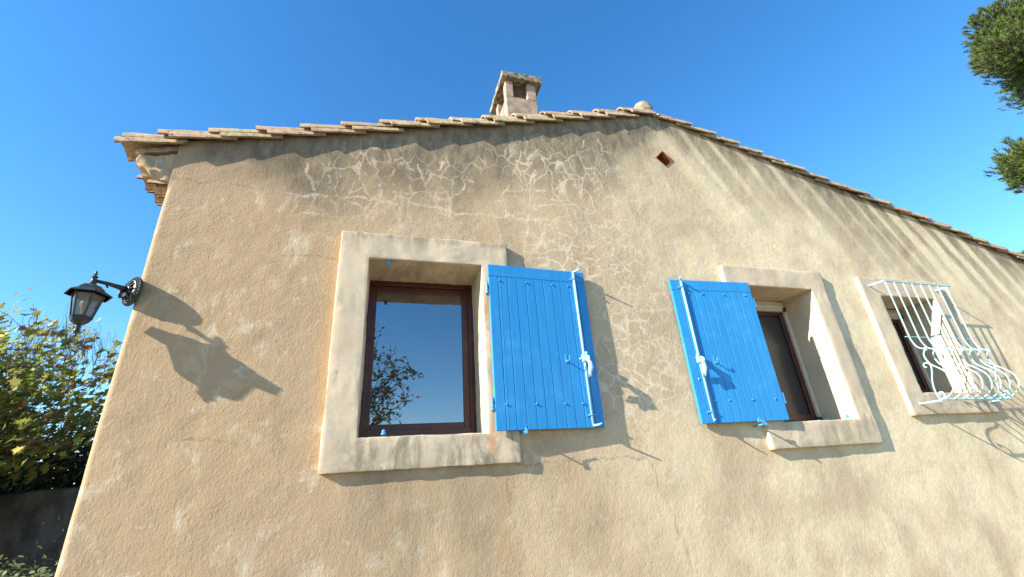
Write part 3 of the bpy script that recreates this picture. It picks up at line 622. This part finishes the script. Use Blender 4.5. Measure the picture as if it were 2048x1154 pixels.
# ------------------------------------------------------------------ wall lantern on the corner
LC = Vector((-1.592, 2.882, 0)); PC = Vector((XL - .006, WY - .008, 1.232)); nd = Vector((-1, -1, 0)).normalized()
lan = thing('wall_lantern', 'black six-sided wall lantern on a scrolled arm at the house corner', 'lantern', PC)
def lpart(b, nm, mat, bev=0, smooth=False, par=None):
    o = b.build(nm, mat, lan, bev, smooth)
    if par is not None: o.parent = par; o.matrix_parent_inverse = Matrix.Translation(-PC)
    return o
b = MB()
b.lathe([(.088, -.004), (.094, .004), (.094, .014), (.086, .020), (.080, .018), (.074, .016), (.070, .026), (.058, .030), (.046, .024), (.034, .030), (.026, .040), (.014, .044)], PC, 28, 0, nd)
for k in range(26):
    a = k * 2 * math.pi / 26; t_ = Vector((1, -1, 0)).normalized() * math.cos(a) + Vector((0, 0, 1)) * math.sin(a)
    c = PC + t_ * .083 + nd * .016; b.lathe([(.002, -.008), (.008, -.004), (.0085, .002), (.005, .008)], c, 6, 0, nd)
for k in range(12):
    a = k * 2 * math.pi / 12; t_ = Vector((1, -1, 0)).normalized() * math.cos(a) + Vector((0, 0, 1)) * math.sin(a)
    b.tube([PC + t_ * .02 + nd * .034, PC + t_ * .045 + nd * .038, PC + t_ * .064 + nd * .030], [.005, .010, .004], 6)
lpart(b, 'backplate', LANT)
b = MB(); A = PC + nd * .03; E = Vector((LC.x, LC.y, 1.232))
b.tube([A, A.lerp(E, .25) + Vector((0, 0, .003)), A.lerp(E, .6) + Vector((0, 0, .005)), E], [.021, .015, .011, .009], 10)
q = A.lerp(E, .62); b.tube([q, q - Vector((0, 0, .012)), q - Vector((0, 0, .020)) - nd * .008], [.007, .006, .004], 6)
q = A.lerp(E, .15); b.tube([q - Vector((0, 0, .01)), q + nd * .012 - Vector((0, 0, .035)), q + nd * .004 - Vector((0, 0, .058)), q - nd * .01 - Vector((0, 0, .05))], [.009, .009, .008, .004], 8)
lpart(b, 'arm', LANT, 0, True)
b = MB(); c0 = (LC.x, LC.y, 0)
b.lathe([(.001, 1.292), (.005, 1.289), (.007, 1.283), (.004, 1.277), (.010, 1.274), (.0105, 1.271), (.005, 1.268), (.006, 1.262), (.015, 1.258), (.0175, 1.254), (.012, 1.250), (.012, 1.222), (.017, 1.218), (.018, 1.213), (.013, 1.209), (.014, 1.204), (.020, 1.201)][::-1], c0, 14)
lpart(b, 'finial', LANT, 0, True)
ph = math.radians(10)
b = MB()
b.lathe([(.108, 1.136), (.109, 1.140), (.074, 1.163), (.070, 1.166), (.062, 1.176), (.063, 1.179), (.052, 1.186), (.044, 1.196), (.036, 1.199), (.022, 1.204), (.018, 1.204), (.030, 1.190), (.060, 1.160), (.100, 1.136)], c0, 6, 0, None, ph)
lpart(b, 'lantern_roof', LANT, .0012)
b = MB(); RT, RB, ZT, ZB = .072, .046, 1.150, 1.000
for k in range(6):
    a = ph + k * math.pi / 3; b.tube([(LC.x + RT * math.cos(a), LC.y + RT * math.sin(a), ZT), (LC.x + RB * math.cos(a), LC.y + RB * math.sin(a), ZB)], .0055, 4)
b.lathe([(.040, .996), (.051, .996), (.053, 1.000), (.050, 1.008), (.041, 1.008)], c0, 6, 0, None, ph)
b.lathe([(.070, 1.132), (.0765, 1.132), (.078, 1.142), (.070, 1.142)], c0, 6, 0, None, ph)
b.lathe([(.050, .998), (.044, .984), (.026, .968), (.014, .962), (.008, .956)][::-1], c0, 6, 0, None, ph)
lpart(b, 'lantern_frame', LANT)
b = MB()
b.lathe([(.0015, .893), (.005, .897), (.006, .904), (.004, .909), (.012, .918), (.015, .928), (.0125, .938), (.009, .942), (.014, .947), (.015, .953), (.010, .958), (.010, .965)], c0, 14)
lpart(b, 'drop_finial', LANT, 0, True)
for k in range(6):
    a0 = ph + k * math.pi / 3; a1 = a0 + math.pi / 3; q = []
    for (R_, z_, a_) in ((RT, ZT - .01, a0), (RT, ZT - .01, a1), (RB, ZB + .006, a1), (RB, ZB + .006, a0)): q.append((LC.x + (R_ - .003) * math.cos(a_), LC.y + (R_ - .003) * math.sin(a_), z_))
    b = MB(); b.add(q, [(0, 1, 2, 3)]); lpart(b, 'glass_panel', LGLASS)
b = MB(); b.lathe([(.010, 1.012), (.012, 1.03), (.012, 1.05), (.020, 1.062), (.026, 1.082), (.024, 1.10), (.015, 1.112), (.003, 1.118)], c0, 14); lpart(b, 'bulb', BULB, 0, True)

# ------------------------------------------------------------------ ground
gm, nt, p = nodes('pale_gravel'); co = N(nt, 'ShaderNodeTexCoord').outputs['Object']
L(nt, mix(nt, ramp(nt, noise_n(nt, co, 1.2, 8, .7), .35, .65), (.30, .24, .155), (.19, .155, .095)), p.inputs['Base Color']); p.inputs['Roughness'].default_value = .95
L(nt, bump(nt, noise_n(nt, co, 40, 4), .6, .01), p.inputs['Normal'])
b = MB(); R_ = 900; b.add([(-R_, -R_, GZ), (R_, -R_, GZ), (R_, R_, GZ), (-R_, R_, GZ)], [(0, 1, 2, 3)]); g = b.build('ground', gm); g['kind'] = 'structure'

# ------------------------------------------------------------------ garden wall at the left
b = MB(); A = Vector((-12.2, 14.7, 0)); B = Vector((-1.40, 6.73, 0)); dv = (B - A).normalized(); nv = Vector((dv.y, -dv.x, 0))
K = 60
for i in range(K):
    p0, p1 = A.lerp(B, i / K), A.lerp(B, (i + 1) / K)
    h0, h1 = .40 + .02 * noise.noise(p0 * .9), .40 + .02 * noise.noise(p1 * .9)
    q = []
    for pp, hh in ((p0, h0), (p1, h1)):
        q += [pp + nv * .12 + Vector((0, 0, GZ - .1)), pp - nv * .12 + Vector((0, 0, GZ - .1)), pp + nv * .12 + Vector((0, 0, hh - .03)), pp - nv * .12 + Vector((0, 0, hh - .03)), pp + nv * .06 + Vector((0, 0, hh)), pp - nv * .06 + Vector((0, 0, hh))]
    b.add(q, [(0, 6, 8, 2), (2, 8, 10, 4), (4, 10, 11, 5), (5, 11, 9, 3), (3, 9, 7, 1)])
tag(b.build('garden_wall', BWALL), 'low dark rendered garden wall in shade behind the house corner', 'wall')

# ------------------------------------------------------------------ plants
def rv(R=random): 
    while True:
        v = Vector((R.uniform(-1, 1), R.uniform(-1, 1), R.uniform(-1, 1)))
        if .05 < v.length < 1: return v
LOBE = [(0, 0), (.10, .16), (.42, .02), (.36, .26), (.62, .52), (.34, .50), (.26, .74), (.12, .62), (0, 1.0), (-.12, .62), (-.26, .74), (-.34, .50), (-.62, .52), (-.36, .26), (-.42, .02), (-.10, .16)]
OVAL = [(0, 0), (.22, .25), (.26, .5), (.14, .8), (0, 1), (-.14, .8), (-.26, .5), (-.22, .25)]
def leaf(b, p, n, up, size, mi, shape=LOBE, fold=.15):
    n = n.normalized(); u = up - n * up.dot(n)
    if u.length < 1e-3: u = n.orthogonal()
    u.normalize(); r_ = n.cross(u)
    vs_ = [p + (r_ * x + u * (y)) * size + n * (abs(x) * fold * size - (y - .4) ** 2 * fold * size) for x, y in shape]
    b.add(vs_, [tuple(range(len(vs_)))], mi)
def limb(b, p0, p1, r0, r1, wig=.08, n=5, R=random):
    pts = []; ln = (p1 - p0).length
    for i in range(n + 1):
        t = i / n; q = p0.lerp(p1, t)
        if 0 < i < n: q += rv(R) * wig * ln * .5
        pts.append(q)
    b.tube(pts, [r0 + (r1 - r0) * i / n for i in range(n + 1)], 5); return pts

LY = [leaf_mat('yellow_green_leaf', (.28, .30, .05), (.17, .23, .045), .45), leaf_mat('olive_leaf', (.15, .17, .04), (.24, .23, .07), .4), leaf_mat('yellow_leaf', (.62, .55, .10), (.48, .42, .08), .45), leaf_mat('rust_leaf', (.30, .12, .03), (.22, .17, .05), .4)]
def plane_tree():
    R = random.Random(11)
    t = thing('plane_tree', 'leafy tree with yellowing lobed leaves rising above the garden wall', 'tree', (-7.4, 9.6, GZ))
    bt = MB(); base = Vector((-7.4, 9.6, GZ)); fork = base + Vector((.2, -.1, 2.3))
    bt.tube([base, base + Vector((.05, 0, 1.1)), fork], [.17, .14, .11], 8)
    bb = MB(); bl = MB()
    tips = []
    for k in range(46):
        tgt = Vector((R.uniform(-8.9, -3.75), R.uniform(7.6, 10.3), R.uniform(.7, 2.75)))
        if tgt.x > -5.2: tgt.z = min(tgt.z, 2.75 - .25 * max(0, tgt.x + 5)); tgt.y = R.uniform(7.3, 9.0)
        start = fork.lerp(tgt, R.uniform(0, .35)) + Vector((0, 0, R.uniform(-.1, .3))) if k > 6 else fork
        pts = limb(bb, start, tgt, .016, .005, .12, 6, R)
        for q in pts[2:]:
            for j in range(4):
                e = q + rv(R) * .55 + Vector((0, 0, .12)); limb(bb, q, e, .005, .002, .15, 3, R); tips.append(e)
    # upright bare twigs along the top
    for k in range(110):
        x = R.uniform(-5.9, -3.85); p = Vector((x, R.uniform(7.4, 8.6), 2.15 + R.uniform(-.2, .15) - .1 * (x + 5)))
        e = p + Vector((R.uniform(-.18, .22), R.uniform(-.1, .1), R.uniform(.2, .5))); limb(bb, p, e, .0045, .0015, .2, 5, R)
        for j in range(2): limb(bb, p.lerp(e, R.uniform(.3, .8)), e + rv(R) * .22, .003, .0013, .2, 3, R)
        if R.random() < .6: 
            f_ = e + rv(R) * .05; leaf(bl, f_, rv(R) + Vector((-.4, -.6, .5)), rv(R) + Vector((0, 0, -.6)), R.uniform(.06, .13), R.choice([0, 1, 3, 2]))
    for e in tips:
        for j in range(R.choice([9, 12, 15])):
            p = e + rv(R) * .26
            leaf(bl, p, rv(R) * .9 + Vector((-.5, -.4, .75)), rv(R) + Vector((0, 0, -.5)), R.uniform(.075, .16), R.choices([0, 1, 2, 3], [4, 5, .8, .35])[0])
    bt.build('trunk', BARK, t, 0, True); bb.build('branches', BARK, t); raw(bl, 'crown', LY, t)
plane_tree()

def shrub(name, label, cat, centers, n, size, mats, shape=OVAL, stems=None, seed=1, wts=None):
    R = random.Random(seed); c0 = Vector(centers[0][0]); t = thing(name, label, cat, (c0.x, c0.y, GZ)); bl = MB(); bs = MB()
    tot = sum(r_[0] * r_[1] * r_[2] for _, r_ in centers)
    for c, rad in centers:
        c = Vector(c); m = int(n * rad[0] * rad[1] * rad[2] / tot)
        for k in range(10): limb(bs, Vector((c.x + R.uniform(-.1, .1), c.y + R.uniform(-.1, .1), GZ)), c + Vector([a * b_ * .7 for a, b_ in zip(rv(R), rad)]), .018, .004, .1, 5, R)
        for k in range(m):
            d = rv(R).normalized(); rr = (R.random() ** .35) * (1 + .28 * noise.noise(d * 2.5 + c)); p = c + Vector([a * b_ for a, b_ in zip(d, rad)]) * rr
            if p.z < GZ: continue
            leaf(bl, p, d * .8 + rv(R) * .8 + Vector((0, 0, .3)), rv(R) + Vector((0, 0, .3)), size * R.uniform(.6, 1.3), R.choices(range(len(mats)), wts)[0] if wts else R.randrange(len(mats)), shape)
    bs.build('stems', BARK, t); raw(bl, 'foliage', mats, t)
DG = [leaf_mat('dark_ivy_leaf', (.022, .042, .016), (.045, .065, .022), .15), leaf_mat('mid_ivy_leaf', (.045, .08, .025), (.06, .09, .04), .2)]
shrub('ivy_shrub', 'dense dark evergreen ivy growing behind the garden wall', 'shrub',
      [((-4.9, 10.5, .5), (1.0, .8, 1.3)), ((-3.6, 9.6, .7), (.9, .7, 1.15)), ((-6.4, 11.4, .4), (1.1, .8, 1.2)), ((-2.6, 9.0, .6), (.8, .6, 1.1)), ((-7.9, 12.4, .4), (1.2, .8, 1.2))], 24000, .11, DG, OVAL, None, 3, [3, 1])
GG = [leaf_mat('grey_green_leaf', (.16, .21, .09), (.24, .29, .13), .35), leaf_mat('pale_leaf', (.40, .42, .27), (.30, .35, .17), .3)]
shrub('garden_bush', 'small grey-green bush in front of the garden wall at lower left', 'bush',
      [((-4.55, 7.1, -1.15), (.7, .6, .62)), ((-3.75, 6.9, -1.05), (.6, .5, .72)), ((-3.2, 6.6, -1.1), (.45, .5, .7))], 6500, .065, GG, OVAL, None, 5, [3, 1])
shrub('unseen_shade_hedge', 'tall unseen evergreen hedge added at the left to shade the garden wall', 'hedge',
      [((-8.6, 6.0 + 1.15 * i, .35), (.7, .85, 1.95)) for i in range(6)], 16000, .13, DG, OVAL, None, 8)  # unseen hedge, added to keep the sun off the garden wall

PN = [leaf_mat('pine_needle_green', (.11, .17, .035), (.17, .23, .06), .3), leaf_mat('pine_needle_dark', (.045, .075, .022), (.07, .10, .03), .25)]
def pine():
    R = random.Random(21)
    t = thing('pine_tree', 'tall green pine whose long-needled branches hang in at the upper right', 'tree', (27.5, 5.6, GZ))
    bt = MB(); base = Vector((27.5, 5.6, GZ)); bt.tube([base, base + Vector((-.2, 0, 5)), base + Vector((.1, .1, 11)), base + Vector((0, 0, 17))], [.38, .32, .24, .08], 10)
    bt.build('trunk', PBARK, t, 0, True); bb = MB(); bl = MB()
    clumps = [((17.35, 4.5, 11.25), (.85, .8, .50)), ((17.05, 4.4, 10.45), (1.0, .9, .62)), ((17.9, 4.5, 10.3), (1.0, .9, .7)), ((17.6, 4.5, 10.9), (1.0, .9, .7)), ((17.9, 4.6, 12.1), (.95, .9, .55)), ((18.4, 4.6, 11.3), (1.0, .9, .6)), ((19.6, 4.8, 12.4), (1.3, 1.2, .9)), ((20.2, 4.8, 11.0), (1.5, 1.2, 1.0)),
              ((15.15, 4.8, 6.55), (.75, .7, .55)), ((15.25, 4.8, 6.1), (.75, .7, .42)), ((16.3, 5.0, 6.9), (.9, .9, .6)), ((17.6, 5.2, 7.2), (1.1, 1.0, .7)), ((13.35, 5.0, 3.74), (.28, .35, .18)), ((14.6, 5.2, 3.9), (.8, .6, .3)), ((24, 5.6, 12.5), (2.2, 1.6, 1.2)), ((24, 5.4, 8.5), (2.2, 1.6, 1))]
    for c, rad in clumps:
        c = Vector(c); limb(bb, Vector((27.5, 5.6, c.z - .8)), c, .09, .02, .03, 8, R)
        n = int(430 * (rad[0] * rad[1] * rad[2]) ** .62 / .45)
        for k in range(n):
            d = rv(R).normalized(); rr = (R.random() ** .4) * (1 + .35 * noise.noise(d * 2.2 + c)); p = c + Vector([a * b_ for a, b_ in zip(d, rad)]) * rr
            ax = (d + Vector((-.3, 0, .7)) + rv(R) * .5).normalized(); limb(bb, p - ax * .22, p, .006, .004, .0, 1, R)
            mi = 0 if R.random() < .62 else 1
            for j in range(22):
                q = p - ax * R.uniform(0, .13); dd = (ax * R.uniform(.4, 1.1) + rv(R) * .8).normalized(); s = dd.cross(rv(R)).normalized() * .010; ln = R.uniform(.08, .13)
                bl.add([q - s, q + s, q + dd * ln], [(0, 1, 2)], mi)
    bb.build('branches', PBARK, t); raw(bl, 'needles', PN, t)
pine()

def bare_tree():
    R = random.Random(33)
    t = thing('autumn_tree', 'half-bare autumn tree mirrored in the lower left of the large window', 'tree', (-2.3, -6.6, GZ))
    base = Vector((-2.3, -6.6, GZ)); bt = MB(); fork = base + Vector((.3, .1, 2.2)); bt.tube([base, base + Vector((.1, 0, 1.2)), fork], [.14, .11, .08], 8); bt.build('trunk', BARK, t, 0, True)
    bb = MB(); bl = MB()
    tg = [(-2.9, -6.6, 5.0), (-1.7, -6.2, 5.1), (-.9, -6.4, 4.6), (-.35, -6.2, 4.1), (.35, -6.3, 3.5), (.9, -6.1, 3.25), (.75, -6.5, 2.4), (.2, -6.0, 2.7), (-.5, -6.1, 3.1), (-3.6, -7, 4.4), (-4.0, -6.2, 3.3), (.2, -6.4, 1.9), (.55, -6.2, 2.9), (-.1, -6.2, 3.6)]
    for g_ in tg:
        pts = limb(bb, fork, Vector(g_), .045, .010, .10, 7, R)
        for q in pts[2:]:
            for j in range(11):
                e = q + rv(R) * .6 + Vector((.1, 0, .12)); pp = limb(bb, q, e, .008, .003, .15, 5, R)
                for f_ in pp[1:]:
                    if R.random() < .62: leaf(bl, f_ + rv(R) * .05, rv(R) + Vector((0, .8, 0)), rv(R) + Vector((0, 0, -1)), R.uniform(.06, .11), R.choice([1, 1, 3]))
    bb.build('branches', BARK, t); raw(bl, 'leaves', LY, t)
bare_tree()
